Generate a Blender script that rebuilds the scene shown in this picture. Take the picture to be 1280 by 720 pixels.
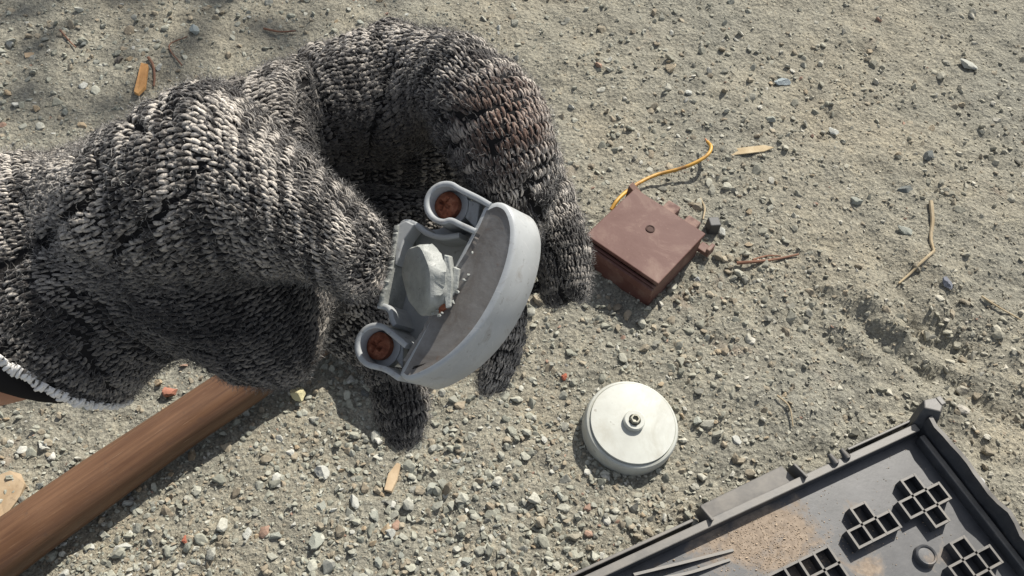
import bpy, bmesh, math, random
import numpy as np
from mathutils import Vector, Matrix
from mathutils.bvhtree import BVHTree

for o in list(bpy.data.objects):
    bpy.data.objects.remove(o)
SC = bpy.context.scene
COL = SC.collection
rnd = random.Random(7)
rng = np.random.default_rng(11)

# ------------------------------------------------------------------ camera
FPX = 1100.0                       # focal length in photo pixels (1280 wide)
CAM_H = 0.485
ELEV = math.radians(54)
ROLL = math.radians(8)
CAM = Vector((0, 0, CAM_H))
Fw = Vector((0, math.cos(ELEV), -math.sin(ELEV)))
R0 = Vector((1, 0, 0)); U0 = R0.cross(Fw)
Rt = R0 * math.cos(ROLL) + U0 * math.sin(ROLL)
Up = -R0 * math.sin(ROLL) + U0 * math.cos(ROLL)
cd = bpy.data.cameras.new('camera'); cam = bpy.data.objects.new('camera', cd); COL.objects.link(cam)
M = Matrix((Rt, Up, -Fw)).transposed().to_4x4(); M.translation = CAM
cam.matrix_world = M
cd.sensor_width = 36; cd.lens = 36 * FPX / 1280; cd.clip_start = 0.005; cd.clip_end = 400
SC.camera = cam
SC.render.resolution_x = 1024; SC.render.resolution_y = 576

def ray(x, y): return Fw + Rt * ((x - 640) / FPX) - Up * ((y - 360) / FPX)
def P(x, y, d): return CAM + ray(x, y) * d
def G(x, y, z=0.0):
    r = ray(x, y); return CAM + r * ((z - CAM.z) / r.z)

# ------------------------------------------------------------------ light
SUN_EL = math.radians(44)
sd = G(758, 590) - G(783, 547)
az = Vector((-sd.x, -sd.y, 0)).normalized()
SUN = Vector((az.x * math.cos(SUN_EL), az.y * math.cos(SUN_EL), math.sin(SUN_EL)))
ld = bpy.data.lights.new('sun', 'SUN'); ld.energy = 4.8; ld.angle = math.radians(0.55); ld.color = (1.0, 0.95, 0.86)
lo = bpy.data.objects.new('sun', ld); COL.objects.link(lo)
lo.rotation_euler = SUN.to_track_quat('Z', 'Y').to_euler(); lo.location = (0, 0, 5)
W = bpy.data.worlds.new('World'); SC.world = W; W.use_nodes = True
nt = W.node_tree; nt.nodes.clear()
sky = nt.nodes.new('ShaderNodeTexSky'); sky.sky_type = 'NISHITA'; sky.sun_disc = False
sky.sun_elevation = SUN_EL; sky.sun_rotation = math.atan2(SUN.x, SUN.y)
bg = nt.nodes.new('ShaderNodeBackground'); bg.inputs['Strength'].default_value = 0.10
wo = nt.nodes.new('ShaderNodeOutputWorld')
hs = nt.nodes.new('ShaderNodeHueSaturation'); hs.inputs['Saturation'].default_value = 0.45
nt.links.new(sky.outputs[0], hs.inputs['Color']); nt.links.new(hs.outputs[0], bg.inputs[0]); nt.links.new(bg.outputs[0], wo.inputs[0])
SC.view_settings.view_transform = 'Standard'; SC.view_settings.look = 'None'
SC.view_settings.exposure = 0.47; SC.view_settings.gamma = 1.0; SC.view_settings.use_curve_mapping = False

# ------------------------------------------------------------------ helpers
def link(o): COL.objects.link(o); return o

def tag(o, label=None, cat=None, group=None, kind=None):
    if label: o['label'] = label
    if cat: o['category'] = cat
    if group: o['group'] = group
    if kind: o['kind'] = kind
    return o

def thing(name, loc, label, cat, group=None):
    o = link(bpy.data.objects.new(name, None)); o.location = loc
    o.empty_display_size = 0.02
    return tag(o, label, cat, group)

def root_loc(p):
    while p is not None and p.parent is not None: p = p.parent
    return Vector(p.location) if p is not None else Vector((0, 0, 0))

def mk(name, verts, faces, mat, parent=None, smooth=False, sharp=None):
    off = root_loc(parent)
    me = bpy.data.meshes.new(name)
    me.from_pydata([tuple(Vector(v) - off) for v in verts], [], faces)
    me.materials.append(mat)
    bm = bmesh.new(); bm.from_mesh(me); bmesh.ops.recalc_face_normals(bm, faces=bm.faces); bm.to_mesh(me); bm.free()
    if smooth:
        me.polygons.foreach_set('use_smooth', [True] * len(me.polygons))
        if sharp: me.set_sharp_from_angle(angle=math.radians(sharp))
    o = link(bpy.data.objects.new(name, me))
    if parent is not None: o.parent = parent
    return o

def mk_fast(name, V, Fa, mat, parent=None, col=None, smooth=False):
    """V (n,3) array, Fa (m,k) array of k-gons"""
    off = np.array(root_loc(parent))
    me = bpy.data.meshes.new(name)
    n, m, k = len(V), len(Fa), Fa.shape[1]
    me.vertices.add(n); me.vertices.foreach_set('co', (V - off).astype(np.float32).ravel())
    me.loops.add(m * k); me.loops.foreach_set('vertex_index', Fa.astype(np.int32).ravel())
    me.polygons.add(m); me.polygons.foreach_set('loop_start', np.arange(0, m * k, k, dtype=np.int32))
    me.polygons.foreach_set('use_smooth', np.full(m, smooth))
    if col is not None:
        a = me.attributes.new('tint', 'FLOAT_COLOR', 'POINT')
        c = np.ones((n, 4), np.float32); c[:, :3] = col; a.data.foreach_set('color', c.ravel())
    me.update(calc_edges=True)
    me.materials.append(mat)
    o = link(bpy.data.objects.new(name, me))
    if parent is not None: o.parent = parent
    return o

class MB:
    def __init__(s): s.v = []; s.f = []
    def add(s, vs, fs):
        b = len(s.v); s.v += [Vector(v) for v in vs]; s.f += [[i + b for i in f] for f in fs]
    def box(s, o, a, b, c):
        o, a, b, c = map(Vector, (o, a, b, c))
        vs = [o, o + a, o + a + b, o + b, o + c, o + a + c, o + a + b + c, o + b + c]
        s.add(vs, [[0, 3, 2, 1], [4, 5, 6, 7], [0, 1, 5, 4], [1, 2, 6, 5], [2, 3, 7, 6], [3, 0, 4, 7]])
    def loops(s, Ls, cap0=True, cap1=True):
        n = len(Ls[0]); vs = [v for L in Ls for v in L]; fs = []
        for i in range(len(Ls) - 1):
            for j in range(n):
                k = (j + 1) % n
                fs.append([i * n + j, i * n + k, (i + 1) * n + k, (i + 1) * n + j])
        if cap0: fs.append(list(range(n - 1, -1, -1)))
        if cap1: fs.append([(len(Ls) - 1) * n + j for j in range(n)])
        s.add(vs, fs)
    def build(s, name, mat, parent=None, smooth=False, sharp=None, bevel=0):
        o = mk(name, s.v, s.f, mat, parent, smooth, sharp)
        if bevel:
            m = o.modifiers.new('bevel', 'BEVEL'); m.width = bevel; m.segments = 2; m.limit_method = 'ANGLE'; m.angle_limit = math.radians(35)
        return o

def spline(pts, n):
    """Catmull-Rom through rows of pts (k,d), uniform param, n samples"""
    p = np.asarray(pts, float); k = len(p)
    q = np.vstack([2 * p[0] - p[1], p, 2 * p[-1] - p[-2]])
    t = np.linspace(0, k - 1 - 1e-9, n); i = t.astype(int); u = (t - i)[:, None]
    a, b, c, d = q[i], q[i + 1], q[i + 2], q[i + 3]
    return 0.5 * (2 * b + (c - a) * u + (2 * a - 5 * b + 4 * c - d) * u ** 2 + (3 * b - a - 3 * c + d) * u ** 3)

def tube(path, rad, name, mat, parent=None, seg=10, smooth=True):
    path = [Vector(p) for p in path]; n = len(path); Ls = []
    up = Vector((0, 0, 1))
    for i, p in enumerate(path):
        t = (path[min(i + 1, n - 1)] - path[max(i - 1, 0)]).normalized()
        a = t.cross(up).normalized() if abs(t.dot(up)) < .98 else t.cross(Vector((1, 0, 0))).normalized()
        b = a.cross(t); r = rad[i] if hasattr(rad, '__len__') else rad
        Ls.append([p + (a * math.cos(2 * math.pi * k / seg) + b * math.sin(2 * math.pi * k / seg)) * r for k in range(seg)])
    m = MB(); m.loops(Ls)
    return m.build(name, mat, parent, smooth, 50)

# numpy value noise
def vnoise(x, y, seed=0):
    xi = np.floor(x).astype(np.int64); yi = np.floor(y).astype(np.int64); fx = x - xi; fy = y - yi
    def h(a, b):
        n = (a * 374761393 + b * 668265263 + seed * 1442695041) & 0xffffffff
        n = ((n ^ (n >> 13)) * 1274126177) & 0xffffffff
        return ((n ^ (n >> 16)) & 0xffff) / 65535.0
    u = fx * fx * (3 - 2 * fx); v = fy * fy * (3 - 2 * fy)
    return (h(xi, yi) * (1 - u) + h(xi + 1, yi) * u) * (1 - v) + (h(xi, yi + 1) * (1 - u) + h(xi + 1, yi + 1) * u) * v
def fbm(x, y, sc, oc=4, seed=0):
    s = 0; a = 1; t = 0
    for k in range(oc):
        s = s + a * vnoise(x / sc * 2 ** k + 37.1 * k, y / sc * 2 ** k - 11.7 * k, seed + k); t += a; a *= .5
    return s / t - 0.5

# ------------------------------------------------------------------ materials
def mat(name, base=(.5, .5, .5), rough=.6, metal=0.0, spec=.5):
    m = bpy.data.materials.new(name); m.use_nodes = True
    b = m.node_tree.nodes['Principled BSDF']
    b.inputs['Base Color'].default_value = (*base, 1); b.inputs['Roughness'].default_value = rough
    b.inputs['Metallic'].default_value = metal; b.inputs['Specular IOR Level'].default_value = spec
    return m
class NT:
    def __init__(s, m): s.m = m; s.t = m.node_tree; s.b = s.t.nodes['Principled BSDF']
    def n(s, typ, **kw):
        k = s.t.nodes.new('ShaderNode' + typ)
        for a, v in kw.items():
            if a.startswith('i_'): k.inputs[a[2:].replace('_', ' ')].default_value = v
            else: setattr(k, a, v)
        return k
    def l(s, a, b): s.t.links.new(a, b)
    def coord(s): return s.n('TexCoord').outputs['Object']
    def noise(s, scale, detail=4, rough=.6, vec=None, dist=0.0):
        k = s.n('TexNoise'); k.inputs['Scale'].default_value = scale; k.inputs['Detail'].default_value = detail
        k.inputs['Roughness'].default_value = rough; k.inputs['Distortion'].default_value = dist
        s.l(vec if vec is not None else s.coord(), k.inputs['Vector']); return k.outputs['Fac']
    def ramp(s, fac, stops):
        k = s.n('ValToRGB'); e = k.color_ramp.elements
        while len(e) < len(stops): e.new(.5)
        for el, (p, c) in zip(e, stops):
            el.position = p; el.color = (*c, 1) if hasattr(c, '__len__') else (c, c, c, 1)
        s.l(fac, k.inputs[0]); return k.outputs[0]
    def mix(s, fac, a, b, mode='MIX'):
        k = s.n('Mix', data_type='RGBA', blend_type=mode)
        for sock, v in ((k.inputs[0], fac), (k.inputs[6], a), (k.inputs[7], b)):
            if hasattr(v, 'is_output'): s.l(v, sock)
            elif hasattr(v, '__len__'): sock.default_value = (*v, 1)
            else: sock.default_value = v
        return k.outputs[2]
    def bump(s, h, strength=.5, dist=.001):
        k = s.n('Bump'); k.inputs['Strength'].default_value = strength; k.inputs['Distance'].default_value = dist
        s.l(h, k.inputs['Height']); s.l(k.outputs[0], s.b.inputs['Normal']); return k
    def base(s, c): s.l(c, s.b.inputs['Base Color'])

def mat_tint(name, rough=.9, noise_scale=600, sheen=0.0, bump=.3):
    m = mat(name, rough=rough, spec=.25); t = NT(m)
    a = t.n('Attribute', attribute_name='tint')
    f = t.noise(noise_scale, 3)
    t.base(t.mix(1.0, a.outputs['Color'], t.ramp(f, [(.25, .72), (.75, 1.2)]), 'MULTIPLY'))
    t.bump(f, bump, .0006)
    if sheen: t.b.inputs['Sheen Weight'].default_value = sheen; t.b.inputs['Sheen Roughness'].default_value = .6
    return m

def m_ground():
    m = mat('sandy_ground', rough=.95, spec=.2); t = NT(m); co = t.coord()
    big = t.noise(5.5, 4, .6, co); mid = t.noise(45, 5, .65, co); fine = t.noise(420, 4, .7, co)
    c = t.ramp(big, [(.32, (.238, .231, .194)), (.5, (.266, .251, .203)), (.68, (.290, .263, .203))])
    c = t.mix(.6, c, t.ramp(mid, [(.3, (.62, .62, .62)), (.52, (1, 1, 1)), (.72, (1.22, 1.18, 1.1))]), 'MULTIPLY')
    c = t.mix(.9, c, t.ramp(fine, [(.3, (.5, .5, .5)), (.5, (1, 1, 1)), (.7, (1.4, 1.38, 1.33))]), 'MULTIPLY')
    gr = t.noise(900, 2, .5, co); c = t.mix(.6, c, t.ramp(gr, [(.35, (.6, .6, .6)), (.65, (1.3, 1.3, 1.3))]), 'MULTIPLY')
    pk = t.noise(9, 3, .6, co, 1.2)
    c = t.mix(t.ramp(pk, [(.66, 0.0), (.76, .35)]), c, (.33, .19, .13))
    t.base(c)
    vo = t.n('TexVoronoi'); vo.inputs['Scale'].default_value = 240; t.l(co, vo.inputs['Vector'])
    a = t.n('Math', operation='MULTIPLY_ADD'); t.l(fine, a.inputs[0]); a.inputs[1].default_value = 1.4; t.l(vo.outputs['Distance'], a.inputs[2])
    t.bump(a.outputs[0], .8, .0022)
    return m

def m_stone():
    m = mat('loose_stone', rough=.9, spec=.25); t = NT(m)
    oi = t.n('ObjectInfo'); f = t.noise(260, 5, .7); g = t.noise(70, 3)
    c = t.mix(.9, oi.outputs['Color'], t.ramp(f, [(.3, .62), (.7, 1.3)]), 'MULTIPLY')
    c = t.mix(.6, c, t.ramp(g, [(.35, .75), (.65, 1.15)]), 'MULTIPLY')
    t.base(c); t.bump(f, .6, .001); return m

def m_wood(name, dark, light, grain_dir_scale=(1, 1, 1), rough=.55):
    m = mat(name, rough=rough, spec=.35); t = NT(m); co = t.coord()
    mp = t.n('Mapping'); mp.inputs['Scale'].default_value = grain_dir_scale; t.l(co, mp.inputs[0])
    f = t.noise(60, 6, .65, mp.outputs[0], .6); g = t.noise(14, 3, .5, co); s = t.noise(300, 3, .6, mp.outputs[0])
    c = t.mix(t.ramp(f, [(.32, 0.0), (.7, 1.0)]), dark, light)
    c = t.mix(.75, c, t.ramp(g, [(.3, (.6, .58, .56)), (.65, (1.12, 1.1, 1.06))]), 'MULTIPLY')
    c = t.mix(t.ramp(s, [(.64, 0.0), (.74, .4)]), c, (.34, .25, .17)); c = t.mix(t.ramp(t.noise(170, 4, .7, co), [(.6, 0.0), (.75, .55)]), c, (.06, .04, .03))
    t.base(c); t.bump(f, .35, .0008)
    t.l(t.ramp(g, [(.3, rough - .12), (.7, rough + .2)]), t.b.inputs['Roughness']); return m

def m_cast():
    m = mat('grey_painted_casting', rough=.42, spec=.5); t = NT(m); co = t.coord()
    a = t.noise(55, 5, .65, co); b = t.noise(420, 4, .7, co); d = t.noise(120, 5, .7, co, .8)
    c = t.ramp(a, [(.3, (.37, .385, .39)), (.7, (.47, .485, .49))])
    c = t.mix(t.ramp(d, [(.56, 0.0), (.72, .6)]), c, (.22, .18, .14))
    c = t.mix(t.ramp(b, [(.62, 0.0), (.72, .6)]), c, (.11, .095, .08))
    sc_ = t.n('TexNoise'); sc_.inputs['Scale'].default_value = 90; sc_.inputs['Detail'].default_value = 3; mpp = t.n('Mapping'); mpp.inputs['Scale'].default_value = (1, 16, 3); mpp.inputs['Rotation'].default_value = (.4, .3, .7); t.l(co, mpp.inputs[0]); t.l(mpp.outputs[0], sc_.inputs['Vector'])
    c = t.mix(t.ramp(sc_.outputs['Fac'], [(.64, 0.0), (.70, .4)]), c, (.55, .55, .54))
    t.base(c); t.bump(b, .12, .0004)
    t.l(t.ramp(a, [(.3, .30), (.7, .52)]), t.b.inputs['Roughness']); return m

def m_cast_dirty():
    m = mat('dusty_casting_face', rough=.6, spec=.4); t = NT(m); co = t.coord()
    a = t.noise(70, 5, .7, co, .6); b = t.noise(380, 4, .7, co)
    c = t.ramp(a, [(.3, (.125, .108, .095)), (.5, (.185, .175, .165)), (.7, (.25, .245, .24))])
    c = t.mix(t.ramp(b, [(.6, 0.0), (.74, .6)]), c, (.16, .10, .07))
    t.base(c); t.bump(b, .2, .0005); return m

def m_alu():
    m = mat('broken_cast_metal', rough=.5, spec=.5); t = NT(m); co = t.coord()
    a = t.noise(150, 5, .7, co); b = t.noise(600, 3, .7, co)
    c = t.ramp(a, [(.3, (.22, .23, .215)), (.7, (.42, .43, .405))])
    c = t.mix(t.ramp(b, [(.64, 0.0), (.72, .8)]), c, (.06, .06, .05))
    t.base(c); t.bump(a, .6, .001); return m

def m_rust():
    m = mat('rust', rough=.85, spec=.25); t = NT(m); co = t.coord()
    a = t.noise(350, 5, .7, co)
    t.base(t.ramp(a, [(.25, (.09, .028, .016)), (.5, (.24, .082, .045)), (.75, (.42, .19, .115))])); t.bump(a, .7, .0008); return m

def m_white():
    m = mat('dusty_white_casting', rough=.5, spec=.4); t = NT(m); co = t.coord()
    a = t.noise(40, 5, .65, co); b = t.noise(330, 4, .7, co); e = t.noise(160, 2, .5, co)
    c = t.ramp(a, [(.3, (.39, .39, .35)), (.65, (.49, .50, .455))])
    c = t.mix(t.ramp(b, [(.62, 0.0), (.74, .35)]), c, (.42, .40, .33))
    c = t.mix(t.ramp(e, [(.70, 0.0), (.74, .6)]), c, (.18, .16, .13)); c = t.mix(t.ramp(t.noise(18, 6, .75, co, 1.0), [(.46, 0.0), (.66, .7)]), c, (.33, .315, .255))
    t.base(c); t.bump(b, .15, .0004); return m

def m_bakelite():
    m = mat('brown_bakelite', rough=.5, spec=.45); t = NT(m); co = t.coord()
    a = t.noise(38, 5, .65, co, .5); b = t.noise(300, 4, .7, co)
    c = t.ramp(a, [(.3, (.092, .036, .027)), (.5, (.112, .051, .040)), (.64, (.165, .096, .074)), (.8, (.22, .15, .115))])
    c = t.mix(t.ramp(b, [(.62, 0.0), (.76, .4)]), c, (.28, .19, .14))
    t.base(c); t.bump(b, .2, .0005)
    t.b.inputs['Roughness'].default_value = .62; t.b.inputs['Specular IOR Level'].default_value = .3; return m

def m_tray():
    m = mat('dusty_black_plastic', rough=.42, spec=.5); t = NT(m); co = t.coord()
    a = t.noise(13, 5, .6, co, .4); b = t.noise(260, 4, .7, co); d = t.noise(60, 5, .7, co)
    c = t.ramp(d, [(.3, (.030, .032, .036)), (.7, (.058, .060, .066))])
    gn = t.n('NewGeometry'); sx = t.n('SeparateXYZ'); t.l(gn.outputs['True Normal'], sx.inputs[0])
    c = t.mix(t.ramp(sx.outputs['Z'], [(.55, 0.0), (.95, .5)]), c, t.ramp(d, [(.3, (.15, .14, .125)), (.7, (.30, .265, .215))]))
    c = t.mix(t.ramp(b, [(.55, 0.0), (.78, .3)]), c, (.16, .145, .12))
    t.base(c)
    t.l(t.ramp(d, [(.3, .36), (.7, .56)]), t.b.inputs['Roughness']); t.bump(b, .12, .0004); return m

def m_tray_floor(p_dirt):
    m = mat('sandy_plastic_floor', rough=.42, spec=.5); t = NT(m); co = t.coord()
    b = t.noise(260, 4, .7, co); d = t.noise(60, 5, .7, co); e = t.noise(30, 6, .72, co, .5)
    c = t.ramp(d, [(.3, (.046, .047, .050)), (.7, (.088, .088, .091))])
    # drifted sand: bounded by distance to heaps, broken by noise
    fac = None
    for p, r, k in p_dirt:
        mp = t.n('VectorMath', operation='DISTANCE'); t.l(co, mp.inputs[0]); mp.inputs[1].default_value = p
        mr = t.n('MapRange'); t.l(mp.outputs['Value'], mr.inputs[0]); mr.inputs[1].default_value = 0; mr.inputs[2].default_value = r; mr.inputs[3].default_value = k; mr.inputs[4].default_value = 0
        if fac is None: fac = mr.outputs[0]
        else:
            mx = t.n('Math', operation='MAXIMUM'); t.l(fac, mx.inputs[0]); t.l(mr.outputs[0], mx.inputs[1]); fac = mx.outputs[0]
    ad = t.n('Math', operation='MULTIPLY_ADD'); t.l(e, ad.inputs[0]); ad.inputs[1].default_value = 2.0; t.l(fac, ad.inputs[2])
    sc2 = t.n('Math', operation='MULTIPLY'); t.l(ad.outputs[0], sc2.inputs[0]); sc2.inputs[1].default_value = .5; f = t.ramp(sc2.outputs[0], [(.64, 0.0), (.80, .85)])
    sand = t.ramp(b, [(.3, (.19, .145, .105)), (.7, (.38, .30, .225))])
    c = t.mix(f, c, sand); c = t.mix(t.ramp(b, [(.6, 0.0), (.8, .3)]), c, (.2, .18, .15))
    t.base(c); rr = t.mix(f, (.42, .42, .42), (.95, .95, .95)); t.l(rr, t.b.inputs['Roughness']); t.bump(b, .12, .0004); return m

def m_steel():
    m = mat('weathered_steel', rough=.5, metal=.6); t = NT(m); a = t.noise(80, 5, .7)
    t.base(t.ramp(a, [(.35, (.11, .07, .05)), (.65, (.20, .19, .18))])); t.bump(a, .3, .001); return m

def m_skin():
    m = mat('skin', rough=.55, spec=.35); t = NT(m); a = t.noise(120, 4, .6); b = t.noise(900, 3, .6)
    t.base(t.ramp(a, [(.3, (.33, .16, .10)), (.7, (.43, .23, .155))])); t.bump(b, .25, .0004)
    t.b.inputs['Subsurface Weight'].default_value = .08; t.b.inputs['Subsurface Radius'].default_value = (.004, .002, .001); return m

MAT_G = m_ground(); MAT_GR = mat_tint('gravel_grains', noise_scale=700); MAT_ST = m_stone()
MAT_CAST = m_cast(); MAT_FACE = m_cast_dirty(); MAT_ALU = m_alu(); MAT_RUST = m_rust(); MAT_WHITE = m_white(); MAT_BOX = m_bakelite()
MAT_TRAY = m_tray(); MAT_STEEL = m_steel(); MAT_SKIN = m_skin()
MAT_YARN = mat_tint('marled_wool_yarn', rough=1.0, noise_scale=2600, sheen=.25, bump=.6)
MAT_SHELL = mat('dark_wool_base', (.018, .017, .017), 1.0, spec=.1)

# ------------------------------------------------------------------ ground
def gz(x, y):
    x = np.asarray(x, float); y = np.asarray(y, float)
    z = fbm(x, y, .16, 3, 3) * .012 + fbm(x, y, .035, 4, 9) * .007 + fbm(x, y, .009, 2, 21) * .0042
    # trodden rough ground at the right-hand side
    a = G(1150, 430)
    m = np.exp(-(((x - a.x) / .11) ** 2 + ((y - a.y) / .075) ** 2))
    z = z + m * (np.abs(fbm(x + .3, y, .05, 4, 40)) * .05 - .008)
    for (px, py, sx, sy, dep) in ((1178, 462, .050, .010, .010), (1205, 425, .03, .008, .006), (1100, 412, .045, .006, .006), (1150, 405, .03, .006, .005), (1075, 440, .03, .006, .005)):
        c = G(px, py); dx = (x - c.x) * .8 + (y - c.y) * -.6; dy = (x - c.x) * .6 + (y - c.y) * .8
        z = z - dep * np.exp(-((dx / sx) ** 2 + (dy / sy) ** 2))
    d = np.sqrt(x ** 2 + (y - .45) ** 2)
    return z * np.clip(1.6 - d / 2, .15, 1) - .002
def axis(lo, hi, step, far):
    a = np.arange(lo, hi, step); out = []; s = step; p = hi
    while p < far: out.append(p); s *= 1.22; p += s
    out2 = []; s = step; p = lo - step
    while p > -far: out2.append(p); s *= 1.22; p -= s
    return np.concatenate([out2[::-1], a, out])
gx = axis(-.62, .68, .0029, 120); gy = axis(.08, .98, .0029, 120)
X, Y = np.meshgrid(gx, gy); Z = gz(X, Y)
nx, ny = len(gx), len(gy)
idx = np.arange(nx * ny).reshape(ny, nx)
Fq = np.stack([idx[:-1, :-1], idx[:-1, 1:], idx[1:, 1:], idx[1:, :-1]], -1).reshape(-1, 4)
ground = mk_fast('ground', np.stack([X, Y, Z], -1).reshape(-1, 3), Fq, MAT_G, smooth=True)
tag(ground, 'sandy grey-brown gravel ground spreading under everything', 'ground', kind='structure')
def onG(x, y, dz=0.0):
    """ground point seen at photo pixel, following the relief"""
    p = G(x, y)
    for _ in range(3): p = G(x, y, float(gz(p.x, p.y)))
    return p + Vector((0, 0, dz))

# --- stones
def ico(sub):
    bm = bmesh.new(); bmesh.ops.create_icosphere(bm, subdivisions=sub, radius=1)
    v = np.array([x.co[:] for x in bm.verts]); f = np.array([[x.index for x in q.verts] for q in bm.faces]); bm.free(); return v, f
def rock_shape(sub, seed):
    r = np.random.default_rng(seed); v, f = ico(sub); v = v.copy()
    for _ in range(13):                                  # chip flat facets off
        n = r.normal(size=3); n /= np.linalg.norm(n); d = r.uniform(.38, .8)
        t = v @ n; k = t > d; v[k] -= np.outer(t[k] - d, n)
    v *= (1 + r.normal(size=(len(v), 1)) * (.05 if sub > 1 else .14))
    v *= np.array([1, r.uniform(.6, .95), r.uniform(.45, .75)]); return v, f
PAL = np.array([(.30, .30, .245), (.345, .345, .29), (.25, .255, .21), (.40, .395, .34), (.30, .255, .185), (.27, .22, .155), (.20, .20, .175), (.48, .475, .43)])
PROB = np.array([.24, .2, .15, .1, .14, .09, .05, .03])
def grains(n, smin, smax, power, sub, seed, dens, clump=2.6):
    r = np.random.default_rng(seed); out = []
    # sample where the camera and its neighbourhood can see, more towards the near side
    px = r.uniform(-260, 1540, n * 4); py = r.uniform(-160, 960, n * 4)
    D = np.array(Fw)[None] + np.array(Rt)[None] * ((px - 640) / FPX)[:, None] - np.array(Up)[None] * ((py - 360) / FPX)[:, None]
    tt = -CAM_H / D[:, 2]; x = D[:, 0] * tt; y = D[:, 1] * tt
    lump = fbm(x, y, .09, 3, seed + 5)
    p = dens(px, py) * np.clip(.55 + lump * clump, .05, 1.4)
    k = r.uniform(size=n * 4) < p; x, y, px, py = x[k][:n], y[k][:n], px[k][:n], py[k][:n]; n = len(x)
    u = r.uniform(size=n); s = smin * (1 - u * (1 - (smax / smin) ** (-power))) ** (-1 / power)
    shapes = [rock_shape(sub, seed * 100 + i) for i in range(10)]
    which = r.integers(0, 10, n); Vs = []; Fs = []; Cs = []; b = 0
    for w in range(10):
        q = np.where(which == w)[0]; m = len(q)
        if not m: continue
        v, f = shapes[w]
        a = r.uniform(0, 2 * np.pi, m); ca, sa = np.cos(a), np.sin(a); tl = r.normal(size=(m, 2)) * .35
        vv = np.repeat(v[None], m, 0) * s[q][:, None, None]
        vx = vv[..., 0] * ca[:, None] - vv[..., 1] * sa[:, None]; vy = vv[..., 0] * sa[:, None] + vv[..., 1] * ca[:, None]
        vz = vv[..., 2] + vx * tl[:, :1] + vy * tl[:, 1:]
        z0 = gz(x[q], y[q]) + s[q] * r.uniform(-.18, .34, m)
        V = np.stack([vx + x[q][:, None], vy + y[q][:, None], vz + z0[:, None]], -1)
        ci = r.choice(len(PAL), m, p=PROB / PROB.sum()); c = PAL[ci] * r.uniform(.8, 1.2, (m, 1)) * .80 + np.array([.25, .24, .20]) * .22
        brown = np.clip((px[q] - 560) / 700, 0, 1)[:, None] * .5
        c = c * (1 - brown) + c.mean(1, keepdims=True) * np.array([1.12, 1.0, .76]) * brown
        pk = r.uniform(size=m) < .007; c[pk] = np.array([.30, .20, .15])
        Vs.append(V.reshape(-1, 3)); Cs.append(np.repeat(c, len(v), 0))
        Fs.append((f[None] + (np.arange(m) * len(v))[:, None, None]).reshape(-1, 3) + b); b += m * len(v)
    return np.concatenate(Vs), np.concatenate(Fs), np.concatenate(Cs)
def dens_small(px, py): return np.clip(1.0 - .1 * np.clip((px - 500) / 700, 0, 1), 0, 1)
def dens_mid(px, py): return np.clip(.62 + .38 * np.clip(1.15 - np.hypot((px - 480) / 640, (py - 600) / 420), 0, 1), 0, 1)
V1, F1, C1 = grains(48000, .0008, .0025, 1.8, 1, 5, dens_small, 1.4)
V2, F2, C2 = grains(7800, .0021, .0058, 2.2, 2, 6, dens_mid)
gv = mk_fast('gravel', np.vstack([V1, V2]), np.vstack([F1, F2 + len(V1)]), MAT_GR, col=np.vstack([C1, C2]))
tag(gv, 'fine grey and brown gravel grains covering the ground', 'gravel', kind='stuff')

stone_meshes = []
for i in range(14):
    v, f = rock_shape(3, 900 + i); me = bpy.data.meshes.new('stone'); me.from_pydata(v.tolist(), [], f.tolist()); me.materials.append(MAT_ST)
    me.polygons.foreach_set('use_smooth', [True] * len(me.polygons)); me.set_sharp_from_angle(angle=math.radians(22)); stone_meshes.append(me)
def stone(px, py, r_px, color, label, cat='stone', group=None, name='stone', mesh=None, flat=None, rot=None):
    p = onG(px, py); s = r_px * (p - CAM).length / FPX
    o = link(bpy.data.objects.new(name, stone_meshes[mesh if mesh is not None else rnd.randrange(14)]))
    fl = flat or rnd.uniform(.8, 1.1)
    o.scale = (s, s * rnd.uniform(.8, 1.0), s * fl); o.location = p + Vector((0, 0, s * fl * rnd.uniform(.02, .3)))
    o.rotation_euler = (rnd.uniform(-.35, .35), rnd.uniform(-.35, .35), rot if rot is not None else rnd.uniform(0, 6.28)); o.color = (*color, 1)
    return tag(o, label, cat, group)
GREY = (.36, .37, .32); PALE = (.52, .52, .47); DARK = (.17, .18, .17); PINK = (.42, .19, .13); TAN = (.42, .33, .22)
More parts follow.
